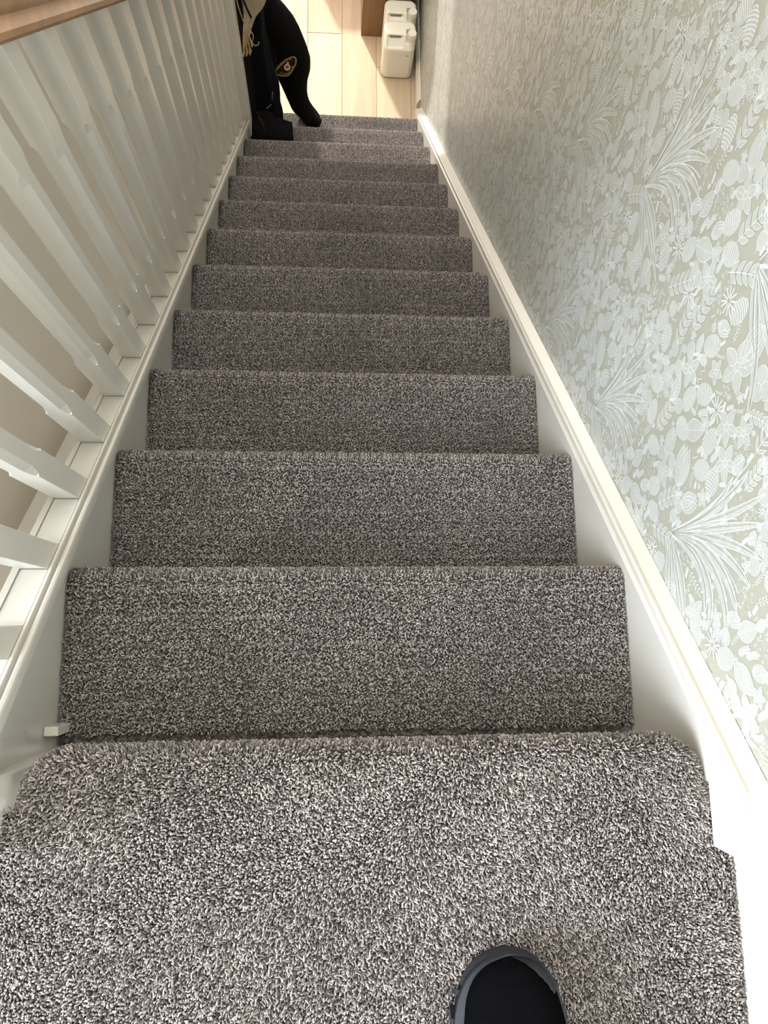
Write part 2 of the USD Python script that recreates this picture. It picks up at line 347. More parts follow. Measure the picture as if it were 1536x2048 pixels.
# ------------------------------------------------------------------ carpet
PAL = np.array([[0.45, 0.407, 0.396], [0.33, 0.295, 0.285], [0.23, 0.204, 0.195], [0.15, 0.132, 0.125], [0.09, 0.079, 0.074]])
PROB = [0.24, 0.24, 0.22, 0.18, 0.12]
def tufts(base, nrm, rg, L=0.0075, rad=0.00120, lean=0.40, comb=None):
    """many twisted yarn ends: base points, normals -> (v, f, colours)"""
    n = len(base)
    r1 = rg.normal(size=(n, 3)); r1 -= nrm * (r1 * nrm).sum(1)[:, None]; r1 /= np.linalg.norm(r1, axis=1)[:, None]
    if comb is not None:
        r1 = 0.7 * r1 + comb; r1 -= nrm * (r1 * nrm).sum(1)[:, None]; r1 /= np.maximum(np.linalg.norm(r1, axis=1), 1e-6)[:, None]
    ln = lean * (0.35 + rg.random(n))[:, None]
    L_ = (L * (0.75 + 0.5 * rg.random(n)))[:, None]
    r2 = np.cross(nrm, r1)
    p0, p1 = base, base + L_ * 0.55 * (nrm + 0.5 * ln * r1)
    p2 = p1 + L_ * 0.42 * (nrm * 0.55 + ln * r1 + 0.5 * rg.normal(size=(n, 1)) * r2)
    p3 = p2 + L_ * 0.16 * (nrm * 0.1 + ln * r1)
    rr = (rad * (0.75 + 0.5 * rg.random(n)))[:, None]
    V = []
    for p, s in ((p0, 0.8), (p1, 1.05), (p2, 0.95)):
        for k in range(4):
            a = k * np.pi / 2 + 0.6 * s
            V.append(p + rr * s * (np.cos(a) * r1 * 0.75 + np.sin(a) * r2 + np.cos(a) * nrm * -0.55))
    V.append(p3 + rr * 0.2 * nrm)
    V = np.stack(V, 1)
    F = []
    for i in range(2):
        for j in range(4):
            a, b = i * 4 + j, i * 4 + (j + 1) % 4
            F += [[a, b, a + 4], [b, b + 4, a + 4]]
    F += [[8 + j, 8 + (j + 1) % 4, 12] for j in range(4)]
    F = np.array(F)
    col = PAL[rg.choice(5, n, p=PROB)] * (0.85 + 0.3 * rg.random((n, 1)))
    shade = np.array([0.75] * 4 + [0.95] * 4 + [1.06] * 4 + [1.12])
    C = col[:, None, :] * np.ones((1, 13, 1))
    return V.reshape(-1, 3), (F[None] + 13 * np.arange(n)[:, None, None]).reshape(-1, 3), C.reshape(-1, 3)

def pile_mesh(path, v, f, c):
    m = usdkit.mesh(stage, path, (v, f), PILE, smooth=True)
    UsdGeom.PrimvarsAPI(m).CreatePrimvar('tuft_color', Sdf.ValueTypeNames.Color3fArray, 'vertex').Set(Vt.Vec3fArray.FromNumpy(c.astype(np.float32)))
    return m

PT = 0.0066                       # pile height above the backing
PS = 0.0425                       # side of one patch of pile
NR = 0.017                        # nosing radius of the backing
def flat_patch(rg, sp=0.0026):
    n = int(round(PS / sp)); g = (np.arange(n) + 0.5) * PS / n - PS / 2
    x, y = np.meshgrid(g, g)
    b = np.stack([x.ravel(), y.ravel(), np.zeros(n * n)], 1)
    b[:, :2] += rg.uniform(-0.4, 0.4, (n * n, 2)) * PS / n
    return tufts(b, np.tile([0, 0, 1.0], (n * n, 1)), rg, PT + 0.0012)
def nose_patch(rg, w=0.04, sp=0.0026):
    """a strip over the nosing; origin at the nosing front, level with the backing top"""
    n = int(round(w / sp)); b, nn = [], []
    arc = NR * np.pi / 2; flat, drop = 0.012, 0.016
    m = int(round((flat + arc + drop) / sp))
    for i in range(n):
        for j in range(m):
            x = (i + 0.5 + rg.uniform(-0.4, 0.4)) * w / n - w / 2
            s = (j + 0.5 + rg.uniform(-0.4, 0.4)) * (flat + arc + drop) / m
            if s < flat: b.append((x, -NR - flat + s, 0)); nn.append((0, 0, 1))
            elif s < flat + arc:
                a = (s - flat) / NR; b.append((x, -NR + NR * math.sin(a), -NR + NR * math.cos(a))); nn.append((0, math.sin(a), math.cos(a)))
            else: b.append((x, 0, -NR - (s - flat - arc))); nn.append((0, 1, 0))
    return tufts(np.array(b, float), np.array(nn, float), rg, PT + 0.0012)
patches = [flat_patch(np.random.default_rng(20 + i)) for i in range(4)] + [nose_patch(np.random.default_rng(40 + i)) for i in range(3)]

def instancer(parent, pos, idx, rot):
    path = numbered(str(parent.GetPath()) + '/pile')
    pi = UsdGeom.PointInstancer.Define(stage, path)
    used = sorted(set(idx)); rel = pi.CreatePrototypesRel()
    for u in used:
        pile_mesh(path + '/tufts_%03d' % (u + 1), *patches[u]); rel.AddTarget(path + '/tufts_%03d' % (u + 1))
    pi.CreateProtoIndicesAttr([used.index(i) for i in idx])
    pi.CreatePositionsAttr(Vt.Vec3fArray.FromNumpy(np.array(pos, np.float32)))
    pi.CreateOrientationsAttr(Vt.QuathArray([Gf.Quath(math.cos(a / 2), 0, 0, math.sin(a / 2)) for a in rot]))
    tag(pi, kind='stuff')
    return pi

carpet = thing('stair_carpet', 'speckled grey brown twist pile carpet fitted over the landing and all the stairs', 'carpet')
CW = 0.4015
def step_profile(i):
    yi, zi = i * G, -i * R - PT
    yf = yi - PT                                            # front of the backing
    arc = [(yf - NR + NR * math.sin(a), zi - NR + NR * math.cos(a)) for a in np.linspace(0, np.pi / 2, 8)]
    back = (i - 1) * G - 0.02
    return [(back, zi)] + arc + [(yf, zi - 0.034), (yf - 0.012, zi - 0.040), (yf - 0.012, -(i + 1) * R - PT - 0.001), (yf - 0.030, -(i + 1) * R - PT - 0.001), (yf - 0.030, zi - 0.040), (back, zi - 0.030)], yf, zi
def yz_extrude(pr, x0, x1):
    p = Polygon(pr)
    if not p.exterior.is_ccw: p = Polygon(list(p.exterior.coords)[::-1])
    m = extrude(p, x1 - x0)                                  # (y, z, x)
    v = np.array(m.vertices); m = trimesh.Trimesh(np.stack([v[:, 2] + x0, v[:, 0], v[:, 1]], 1), m.faces, process=False)
    if m.volume < 0: m.invert()
    return m
for i in range(1, 13):
    pr, yf, zi = step_profile(i)
    st = obj('carpeted_step', yz_extrude(pr, -CW, CW), BACK, carpet)
    pos, idx, rot = [], [], []
    nx = 19; wx = 2 * CW / nx
    y0, y1 = (i - 1) * G - 0.004, yf - NR - 0.010
    ny = int(math.ceil((y1 - y0) / PS))
    rg = np.random.default_rng(100 + i)
    for a in range(nx):
        for b in range(ny):
            pos.append((-CW + (a + 0.5) * wx, y1 - (b + 0.5) * (y1 - y0) / ny, zi)); idx.append(int(rg.integers(4))); rot.append(rg.integers(4) * math.pi / 2)
    nn = 20; wn = 2 * CW / nn
    for a in range(nn):
        pos.append((-CW + (a + 0.5) * wn, yf, zi)); idx.append(4 + int(rg.integers(3))); rot.append(0.0)
    instancer(st, pos, idx, rot)

# landing: front edge with rounded corners
plan = Polygon([(-0.378, -0.6), (-0.378, 0.004), (0.4105, 0.004), (0.4105, -0.1185), (0.4275, -0.1185), (0.4275, -0.6)])
core = Polygon([(-0.378, -0.5), (-0.378, 0.006), (0.4105, 0.006), (0.4105, -0.5)]).buffer(-0.055).buffer(0.055, 16)
ctop = [(x, y) for x, y in core.exterior.coords if y > -0.07]
ctop.sort(key=lambda q: q[0])
left = [q for q in ctop if q[0] < -0.3]; right = [q for q in ctop if q[0] > 0.3]
left.sort(key=lambda q: (q[1], q[0])); right.sort(key=lambda q: (-q[1], q[0]))
front = left + right
plan = Polygon([(-1.7, -1.49), (-1.7, -0.06), (-0.378, -0.06)] + front + [(0.4105, -0.1185), (0.4275, -0.1185), (0.4275, -1.49)]).buffer(0)
edge = LineString([(-0.50, -0.3), (-0.378, -0.062)] + front + [(0.4105, -0.10)])
fe = LineString(front)
def landing_drop(x, y):
    dd = fe.distance(Point(x, y))
    return 0.0 if dd >= NR else -(NR - math.sqrt(max(0.0, NR * NR - (NR - dd) ** 2)))
# backing: slab whose front edge is rounded over
inner = plan.buffer(-0.0005)
rows = []
pc = np.array(front)
cc = np.array([0.0, -0.25])
vv, ff = [], []
tn = np.gradient(pc, axis=0); tn /= np.linalg.norm(tn, axis=1)[:, None]; onrm = np.stack([-tn[:, 1], tn[:, 0]], 1)
onrm *= np.sign(((pc - cc) * onrm).sum(1))[:, None]
prof = [(-NR * (1 - math.sin(a)), -NR * (1 - math.cos(a))) for a in np.linspace(0, np.pi / 2, 7)] + [(0.0, -0.040), (-0.014, -0.046), (-0.014, -R - PT)]
for o, z in prof: rows.append(np.hstack([pc + onrm * (o - PT), np.full((len(pc), 1), z - PT)]))
K = len(pc); vv = np.vstack(rows)
for a in range(len(prof) - 1):
    for b in range(K - 1):
        q = a * K + b; ff += [[q, q + K, q + 1], [q + 1, q + K, q + K + 1]]
lip = trimesh.Trimesh(vv, np.array(ff), process=False)
topline = [tuple(p[:2]) for p in rows[0]]
tp = Polygon([(-1.7, -1.49), (-1.7, -0.06), (topline[0][0], -0.06)] + topline + [(0.4105, -0.09), (0.4105, -0.1185), (0.4285, -0.1185), (0.4285, -1.49)]).buffer(0)
tv, tf = poly_tri(tp if tp.geom_type == 'Polygon' else max(tp.geoms, key=lambda g: g.area))
top = trimesh.Trimesh(np.hstack([tv, np.full((len(tv), 1), -PT)]), tf, process=False)
if top.face_normals[0][2] < 0: top.invert()
land = obj('carpeted_landing', cat([top, lip]), BACK, carpet)
# pile of the landing, tuft by tuft where the photograph sees it
rg = np.random.default_rng(5)
sp = 0.0026
gx, gy = np.meshgrid(np.arange(-0.46, 0.43, sp), np.arange(-0.40, 0.02, sp))
q = np.stack([gx.ravel(), gy.ravel()], 1) + rg.uniform(-0.42, 0.42, (gx.size, 2)) * sp
body = Polygon([(-0.6, -0.41), (-0.6, -0.06), (-0.378, -0.06)] + front + [(0.4105, -0.1165), (0.4275, -0.1165), (0.4275, -0.41)]).buffer(0)
import shapely
ok = shapely.contains_xy(body, q[:, 0], q[:, 1]); q = q[ok]
dist = shapely.distance(shapely.points(q), fe) - PT
keep = dist > 0; q, dist = q[keep], dist[keep]
near = shapely.line_interpolate_point(fe, shapely.line_locate_point(fe, shapely.points(q)))
nq = np.stack([shapely.get_x(near), shapely.get_y(near)], 1) - q; nq /= np.maximum(np.linalg.norm(nq, axis=1), 1e-9)[:, None]
dz = np.where(dist < NR, -(NR - np.sqrt(np.maximum(0, NR ** 2 - (NR - np.minimum(dist, NR)) ** 2))), 0.0)
ca = np.clip((NR - dist) / NR, 0, 1)
nrm = np.stack([nq[:, 0] * ca, nq[:, 1] * ca, np.sqrt(1 - ca ** 2)], 1)
base = np.hstack([q, (dz - PT)[:, None]])
# front face
s = np.arange(0, fe.length, sp)
fb, fnm = [], []
for d_ in s:
    for k in range(9):
        pt = np.array(fe.interpolate(min(fe.length, max(0, d_ + rg.uniform(-0.4, 0.4) * sp))).coords[0]); pt2 = np.array(fe.interpolate(min(fe.length, d_ + 1e-3)).coords[0]); pt1 = np.array(fe.interpolate(max(0, d_ - 1e-3)).coords[0])
        t_ = pt2 - pt1; n_ = np.array([-t_[1], t_[0]]); n_ /= np.linalg.norm(n_); n_ *= np.sign((pt - cc) @ n_)
        ang = min(1.0, (k + rg.random()) / 3.0) * np.pi / 2
        fb.append((*(pt - n_ * (PT + NR * (1 - math.sin(ang)))), -PT - NR * (1 - math.cos(ang)) - max(0, k - 2) * sp)); fnm.append((*(n_ * math.sin(ang)), math.cos(ang)))
base = np.vstack([base, fb]); nrm = np.vstack([nrm, fnm])
ca_ = 14.0 * meshkit.fbm(base * [5.0, 5.0, 0.0] + 3.1, 3, 4)
v, f, c = tufts(base, nrm, rg, PT + 0.0012, comb=1.1 * np.stack([np.cos(ca_), np.sin(ca_), 0 * ca_], 1))
tag(pile_mesh(str(land.GetPath()) + '/pile', v, f, c), kind='stuff')
names[str(land.GetPath()) + '/pile'] = 0
# the rest of the landing behind the camera
pos, idx, rot = [], [], []
for a in range(21):
    for b in range(14):
        pos.append((-0.445 + (a + 0.5) * 0.0415, -0.40 - (b + 0.5) * PS, -PT)); idx.append(int(rg.integers(4))); rot.append(rg.integers(4) * math.pi / 2)
instancer(land, pos, idx, rot)

# ------------------------------------------------------------------ wallpaper print
LA, LB = np.array([0.53, 0.0]), np.array([0.265, 0.25])
class Print:
    def __init__(self): self.v, self.f = {0: [], 1: [], 2: []}, {0: [], 1: [], 2: []}; self.n = {0: 0, 1: 0, 2: 0}
    def add(self, layer, v, f):
        v = np.asarray(v, float); self.v[layer].append(v); self.f[layer].append(np.asarray(f) + self.n[layer]); self.n[layer] += len(v)
    def strip(self, layer, a, b):
        n = len(a); v = np.vstack([a, b]); i = np.arange(n - 1)
        self.add(layer, v, np.vstack([np.stack([i, i + 1, i + n], 1), np.stack([i + 1, i + n + 1, i + n], 1)]))
    def stroke(self, layer, p, w):
        p = np.asarray(p, float); t = np.gradient(p, axis=0); t /= np.maximum(np.linalg.norm(t, axis=1), 1e-9)[:, None]
        n = np.stack([-t[:, 1], t[:, 0]], 1); w = np.broadcast_to(w, len(p))[:, None] / 2
        self.strip(layer, p + n * w, p - n * w)
    def disc(self, layer, c, r, k=7, ry=None, rot=0.0):
        a = np.linspace(0, 2 * np.pi, k, endpoint=False); ry = ry or r
        x, y = r * np.cos(a), ry * np.sin(a)
        v = np.stack([c[0] + x * math.cos(rot) - y * math.sin(rot), c[1] + x * math.sin(rot) + y * math.cos(rot)], 1)
        self.add(layer, v, [[0, i, i + 1] for i in range(1, k - 1)])
    def ringo(self, layer, c, r, w, k=9, ry=None, rot=0.0):
        a = np.linspace(0, 2 * np.pi, k + 1); ry = ry or r
        x, y = r * np.cos(a), ry * np.sin(a)
        self.stroke(layer, np.stack([c[0] + x * math.cos(rot) - y * math.sin(rot), c[1] + x * math.sin(rot) + y * math.cos(rot)], 1), w)
    def leaf(self, p, ang, L, W, bend=0.3, fill=0, line=1, ow=0.0011, vein=True, n=7):
        s = np.linspace(0, 1, n)
        th = ang + bend * s
        d = np.stack([np.cos(th), np.sin(th)], 1) * L / (n - 1)
        c = np.vstack([[0, 0], np.cumsum(d[:-1], axis=0)]) + p
        nn = np.stack([-np.sin(th), np.cos(th)], 1)
        w = W * np.sin(np.pi * s ** 0.8) ** 0.9 * 0.5
        a, b = c + nn * w[:, None], c - nn * w[:, None]
        if fill is not None: self.strip(fill, a, b)
        if line is not None:
            self.stroke(line, a, ow); self.stroke(line, b, ow)
            if vein: self.stroke(line, c[: n - 1], ow * 0.8)
        return c[-1]
    def curve(self, p, ang, L, bend, n=10):
        s = np.linspace(0, 1, n); th = ang + bend * s ** 1.7
        return np.vstack([[0, 0], np.cumsum(np.stack([np.cos(th), np.sin(th)], 1)[:-1] * L / (n - 1), axis=0)]) + p, th[-1]
P = Print(); rw = np.random.default_rng(11)
def blade(p, ang, L, W, bend):
    """a long strap leaf with light edges and dark folds"""
    c, e = P.curve(p, ang, L, bend, 12)
    s = np.linspace(0, 1, 12); w = W * (0.25 + np.sin(np.pi * np.clip(s * 0.97 + 0.03, 0, 1)) ** 0.7)
    t = np.gradient(c, axis=0); t /= np.linalg.norm(t, axis=1)[:, None]; n = np.stack([-t[:, 1], t[:, 0]], 1)
    w[-1] = 0
    P.strip(0, c + n * w[:, None] / 2, c - n * w[:, None] / 2)
    P.stroke(1, c + n * w[:, None] * 0.42, 0.0013); P.stroke(1, c - n * w[:, None] * 0.42, 0.0013)
    P.stroke(2, c[:-1] + n[:-1] * w[:-1, None] * 0.12, 0.0007); P.stroke(1, c[:-1] - n[:-1] * w[:-1, None] * 0.12, 0.0006)
    return c, e
def stemmed(p, ang, L, bend, w=0.0018):
    c, e = P.curve(p, ang, L, bend, 12); P.stroke(1, c, w); return c[-1], e
def head(p, r):
    for k in range(int(70 * (r / 0.03) ** 2)):
        a, d = rw.uniform(0, 2 * np.pi), r * math.sqrt(rw.random()); c = (p[0] + d * math.cos(a) * 0.85, p[1] + d * math.sin(a))
        if rw.random() < 0.6: P.ringo(1, c, rw.uniform(0.0014, 0.0024), 0.0007, 6)
        else: P.disc(0, c, 0.0024, 6)
def flower(p, r, petals=5, rot=None):
    rot = rw.uniform(0, 6) if rot is None else rot
    for k in range(petals):
        a = rot + k * 2 * np.pi / petals
        P.leaf(np.array(p) + 0.12 * r * np.array([math.cos(a), math.sin(a)]), a - 0.1, r, r * 1.75 / max(2.2, petals * 0.55), rw.uniform(-0.1, 0.25), 0, 1, 0.0011, True, 6)
    P.disc(0, p, r * 0.2, 8); P.ringo(1, p, r * 0.2, 0.0009, 8)
def daisy(p, r):
    for k in range(12):
        a = k * np.pi / 6 + rw.uniform(-0.1, 0.1); q = np.array(p)
        P.stroke(1, [q + 0.25 * r * np.array([math.cos(a), math.sin(a)]), q + r * np.array([math.cos(a), math.sin(a)])], r * 0.14)
    P.ringo(1, p, r * 0.2, 0.001, 7)
def sprig(p, ang, L, n=5, bend=0.4, lw=0.011, both=True):
    lw *= 0.62
    c, e = P.curve(p, ang, L, bend, 2 * n + 1); P.stroke(1, c, 0.0013)
    t = np.gradient(c, axis=0); th = np.arctan2(t[:, 1], t[:, 0])
    for k in range(1, 2 * n + 1, 2):
        for sgn in ((1, -1) if both else (1 if k % 4 == 1 else -1,)):
            P.leaf(c[k], th[k] + sgn * 0.85, L * 0.30, lw, -sgn * 0.3, 0, 1, 0.0010, False, 6)
    P.leaf(c[-1], e, L * 0.2, lw * 0.8, 0, 0, 1, 0.0010, False, 5)
def dots(p, ang, L, n=6):
    c, e = P.curve(p, ang, L, 0.3, n + 1); P.stroke(1, c, 0.0009)
    t = np.gradient(c, axis=0); th = np.arctan2(t[:, 1], t[:, 0])
    for k in range(1, n + 1):
        for s_ in (1, -1): P.disc(1, c[k] + L * 0.10 * np.array([math.cos(th[k] + s_ * 1.0), math.sin(th[k] + s_ * 1.0)]), L * 0.075, 6, L * 0.034, th[k] + s_ * 0.8)
def shell(p, ang, r):
    P.disc(0, p, r, 14, r * 0.75, ang)
    for k in range(9):
        o = (k - 4) / 4.5; h = r * 0.72 * math.sqrt(max(0, 1 - o * o))
        d_, n_ = np.array([math.cos(ang), math.sin(ang)]), np.array([-math.sin(ang), math.cos(ang)])
        s_ = np.linspace(-1, 1, 6)[:, None]
        P.stroke(1, np.array(p) + d_ * o * r + n_ * h * s_ + d_ * 0.12 * r * (1 - s_ ** 2), 0.0016)
def broadleaf(p, ang, L, W):
    P.leaf(p, ang, L, W, 0.15, 0, 1, 0.0013, True, 9)
    for k in range(1, 6):
        for sgn in (1, -1):
            q_ = np.array(p) + np.array([math.cos(ang), math.sin(ang)]) * L * k / 6.5
            P.stroke(1, P.curve(q_, ang + sgn * 1.0, W * 0.40 * math.sin(math.pi * (k / 6.5) ** 0.8), -sgn * 0.5, 4)[0], 0.0009)
def bell(p, ang, r):
    for k in (-1, 0, 1): P.leaf(p, ang + k * 0.32, r * 2, r * 0.85, -k * 0.45, 0, 1, 0.0012, k == 0, 7)
    for k in range(5): P.disc(1, np.array(p) + r * 1.2 * rw.normal(size=2) * 0.3 + r * np.array([math.cos(ang), math.sin(ang)]), 0.0011, 5)
def tendril(p, ang, L):
    s_ = np.linspace(0, 1, 14); d_, n_ = np.array([math.cos(ang), math.sin(ang)]), np.array([-math.sin(ang), math.cos(ang)])
    P.stroke(1, np.array(p) + d_ * (s_ * L)[:, None] + n_ * (0.005 * np.sin(s_ * 15) * (1 - 0.3 * s_))[:, None], 0.0014)
def ball(p, r):
    P.disc(0, p, r, 10); P.ringo(1, p, r, 0.001, 10)
    for k in range(-2, 3): P.stroke(1, [(p[0] - r * 0.8 * math.sqrt(1 - (k / 3) ** 2), p[1] + k * r / 3), (p[0] + r * 0.8 * math.sqrt(1 - (k / 3) ** 2), p[1] + k * r / 3 + 0.002)], 0.0008)
# the bouquet (u to the right when facing the wall, v up): blades fan up and over from one knot
dg = math.radians
for ang, L, W, bend in ((92, .20, .010, .55), (88, .22, .011, .25), (84, .21, .011, .02), (90, .17, .010, .80), (80, .21, .012, -.35), (78, .20, .013, -.8), (74, .20, .013, -1.3), (70, .21, .014, -1.8), (66, .18, .013, -2.1), (62, .15, .012, -1.7), (10, .16, .009, -.25), (2, .14, .011, .25), (-8, .17, .010, -.45), (24, .12, .011, -.9), (-20, .10, .009, .5)):
    blade(np.array([0, 0]) + 0.006 * np.array([math.cos(dg(ang)), math.sin(dg(ang))]), dg(ang), L, W, bend)
for ang, L, bend, r in ((90, .145, -.15, .027), (72, .17, -.9, .022)):
    e, _ = stemmed((0, 0.02), dg(ang), L, bend); head(e + [0, 0.012], r)
e, _ = stemmed((0, 0.02), dg(100), .20, .35); sprig(e, dg(120), .06, 5, .2, .007)
bell((0.075, 0.005), dg(-65), .028); bell((-0.06, 0.03), dg(140), .030); flower((0.098, -0.055), .030, 5)
for k in range(16): dots((0.055 + 0.0, 0.045), dg(30), .04, 6) if k == 0 else None
# fill the rest of the cell, keeping clear of what is there (the cell repeats on the lattice)
occ = []
for layer in (0, 1):
    for vtx in P.v[layer]: occ += [tuple(x) + (0.004,) for x in vtx[:: max(1, len(vtx) // 10)]]
occ = np.array(occ)
shifts = np.array([i * LA + j * LB for i in (-2, -1, 0, 1, 2) for j in (-2, -1, 0, 1, 2)])
occ_all = np.vstack([np.hstack([occ[:, :2] + s_, occ[:, 2:]]) for s_ in shifts])
kinds = [(shell, .020), (sprig, .030), (flower, .021), (broadleaf, .024), (sprig, .026), (bell, .022), (daisy, .016), (head, .022), (broadleaf, .020), (flower, .017), (sprig, .022), (sprig, .020), (broadleaf, .017), (head, .015), (dots, .017), (bell, .015), (sprig, .018), (flower, .014), (tendril, .013), (ball, .010),
         (broadleaf, .013), (sprig, .014), (dots, .012), (flower, .011), (head, .010), (bell, .010), (sprig, .010), (tendril, .010), (flower, .008), (dots, .009), (daisy, .008), (sprig, .008), (ball, .005), (flower, .0065), (dots, .007), (sprig, .0065), (sprig, .006), (broadleaf, .006), (flower, .005), (daisy, .005), (sprig, .0045), (dots, .0045), (ball, .003)]
for kd, r in kinds:
    for t_ in range(45 if r > 0.012 else 240):
        a, b = rw.random(2); p = a * LA + b * LB
        dd = np.hypot(*(occ_all[:, :2] - p).T) - occ_all[:, 2]
        if dd.min() < r * 0.66: continue
        ang = rw.uniform(0.6, 2.6); dr = np.array([math.cos(ang), math.sin(ang)])
        if kd is shell: shell(p, ang, r)
        elif kd in (flower, daisy, head, ball): kd(p, r * 1.08)
        elif kd is broadleaf: broadleaf(p - dr * r, ang, 2.1 * r, 1.25 * r)
        elif kd is sprig: sprig(p - dr * r, ang, 2.2 * r, 5, rw.uniform(-.4, .4), r * .42)
        elif kd is bell: bell(p - dr * r, ang, r)
        elif kd is dots: dots(p - dr * r, ang, 2.1 * r, 6)
        elif kd is tendril: tendril(p - dr * r, ang, 2.2 * r)
        occ_all = np.vstack([occ_all] + [[[*(p + s_), r * 0.85]] for s_ in shifts])
wall_prim = stage.GetPrimAtPath('/World/wall_right')
pip = '/World/wall_right/wallpaper_print'
pi = UsdGeom.PointInstancer.Define(stage, pip)
UsdGeom.Xform.Define(stage, pip + '/motif')
for layer, (nm, mt, off) in enumerate((('pale_print', PRINTFILL, 0.00025), ('white_print', PRINTLINE, 0.0006), ('grey_print', PRINTDARK, 0.0008))):
    vv = np.vstack(P.v[layer]); f3 = np.vstack(P.f[layer])
    v3 = np.stack([np.full(len(vv), -off), -vv[:, 0], vv[:, 1]], 1)
    a_ = np.cross(v3[f3[:, 1]] - v3[f3[:, 0]], v3[f3[:, 2]] - v3[f3[:, 0]])[:, 0]
    f3[a_ > 0] = f3[a_ > 0][:, ::-1]
    usdkit.mesh(stage, pip + '/motif/' + nm, (v3, f3), mt)
pi.CreatePrototypesRel().AddTarget(pip + '/motif')
cells = []
for i in range(-12, 13):
    for j in range(-14, 14):
        u, w = np.array([-0.262, -0.112]) + i * LA + j * LB
        if -0.62 < -u < 4.15 and ZF + 0.2 < w < 0.75 and w > -0.02 + u * SL - 0.35: cells.append((WX, -u, w))
pi.CreatePositionsAttr(Vt.Vec3fArray.FromNumpy(np.array(cells, np.float32)))
pi.CreateProtoIndicesAttr([0] * len(cells))
tag(pi, kind='stuff')

# ------------------------------------------------------------------ hall furniture
cab = thing('wooden_cabinet', 'brown wood-grain cabinet standing on the hall floor behind the white canisters', 'cabinet', (0.132, 3.337, ZF))
obj('side_panel', box((0, 0.004, 0.0), (0.018, 0.80, 1.03), 0.001), CABW, cab)
obj('side_panel', box((0.232, 0.004, 0.0), (0.250, 0.80, 1.03), 0.001), CABW, cab)
obj('front_panel', box((0.0, 0.0, 0.0), (0.250, 0.018, 1.03), 0.001), CABW, cab)
obj('top_panel', box((0, 0.0, 1.03), (0.250, 0.80, 1.05), 0.001), CABW, cab)

def canister(name, label, loc):
    t = thing(name, label, 'canister', loc, group='white plastic canisters')
    W2, D, H = 0.083, 0.126, 0.245
    r = 0.014
    pts, q = [], 0.020
    for sx_ in (-1, 1):
        for sy_ in (-1, 1):
            for a in np.linspace(0, np.pi / 2, 5):
                x_, y_ = sx_ * (W2 - r - q + q * math.cos(a)), D / 2 + sy_ * (D / 2 - r - q + q * math.sin(a))
                pts.append((x_, y_, r, r)); pts.append((x_ * 0.985, y_, 0.185 if sy_ < 0 else H - r, r))
        pts.append((sx_ * (W2 - r - 0.012), 0.052, H - r, r))
    bodym = hullspheres(pts, 24)
    # cut the top left corner off, sink the hand grip and the slot under it
    cut = m3.Manifold.cube((0.06, 0.4, 0.06), True).rotate((0, -45, 0)).translate((-W2 - 0.010, 0.06, H + 0.016))
    bodym = bodym - cut
    grip = hullspheres([(x, 0.006 + 0.038 * s_, 0.202 + 0.040 * s_, 0.0115) for x in (-0.056, 0.010) for s_ in (0.12, 0.80)], 16)
    slot = hullspheres([(x, y, z, 0.0055) for x in (-0.048, 0.002) for y, z in ((0.036, 0.230), (0.075, 0.215))], 14)
    bodym = bodym - grip - slot
    # spout shoulder cut for the cap
    seat = hullspheres([(x, y, z, 0.008) for x in (0.038, 0.12) for y in (-0.03, 0.070) for z in (0.219, 0.29)], 14)
    bodym = bodym - seat
    neck = m3.Manifold.cylinder(0.045, 0.0225, 0.0175, 32).translate((0.060, 0.038, 0.198))
    b = bodym + neck
    line = m3.Manifold.cube((0.118, 0.004, 0.0022), True).translate((0.004, -0.0008, 0.168))
    panel = hullspheres([(x, 0.0028, z, 0.003) for x in (-0.052, 0.058) for z in (0.03, 0.166)], 10)
    obj('body', b + panel, HDPE, t, smooth=35)
    cap = m3.Manifold.cylinder(0.028, 0.0215, 0.0205, 32).translate((0.060, 0.038, 0.238))
    for k in range(22):
        a = k * 2 * math.pi / 22
        cap = cap + m3.Manifold.cylinder(0.022, 0.0016, 0.0016, 6).translate((0.060 + 0.0210 * math.cos(a), 0.038 + 0.0210 * math.sin(a), 0.239))
    obj('cap', cap, HDPE2, t, smooth=35)
    obj('mark', box((0.036, -0.0012, 0.1575), (0.052, 0.0, 0.1600)), INK, t)
    return t
canister('canister', 'white plastic canister with a screw cap, the nearer of two, closest to the stairs', (0.3190, 3.083, ZF))
canister('canister', 'white plastic canister with a screw cap, behind the other one against the cabinet', (0.3235, 3.208, ZF))

# ------------------------------------------------------------------ coats at the foot of the stairs
jk = thing('jacket', 'black jacket with a gold badge on its sleeve, hanging at the foot of the stairs', 'jacket')
sleeve = [(-.385, 2.70, -1.42, .055, .06), (-.375, 2.72, -1.60, .070, .06), (-.335, 2.73, -1.777, .085, .065), (-.268, 2.74, -1.924, .092, .065), (-.232, 2.74, -2.030, .092, .06), (-.212, 2.74, -2.120, .082, .056),
          (-.208, 2.725, -2.205, .066, .050), (-.192, 2.705, -2.270, .050, .044), (-.166, 2.675, -2.318, .046, .040), (-.136, 2.65, -2.335, .042, .030), (-.108, 2.625, -2.340, .032, .022)]
obj('sleeve', loft(sleeve, 70, 48, (1, 0, 0), .010, 16, 3), BLACKCLOTH, jk, smooth=60)
obj('strap', loft([(-.262, 2.70, -1.985, .030, .010), (-.222, 2.695, -1.990, .026, .010), (-.186, 2.70, -2.000, .010, .007)], 12, 20, (0, 0, 1), .002, 40, 15), BLACKCLOTH, jk, smooth=60)
obj('cuff', loft([(-.118, 2.632, -2.338, .036, .027), (-.100, 2.620, -2.342, .035, .026), (-.086, 2.612, -2.345, .030, .022)], 10, 24, (0, 0, 1), .003, 40, 5), BLACKCLOTH, jk, smooth=60)
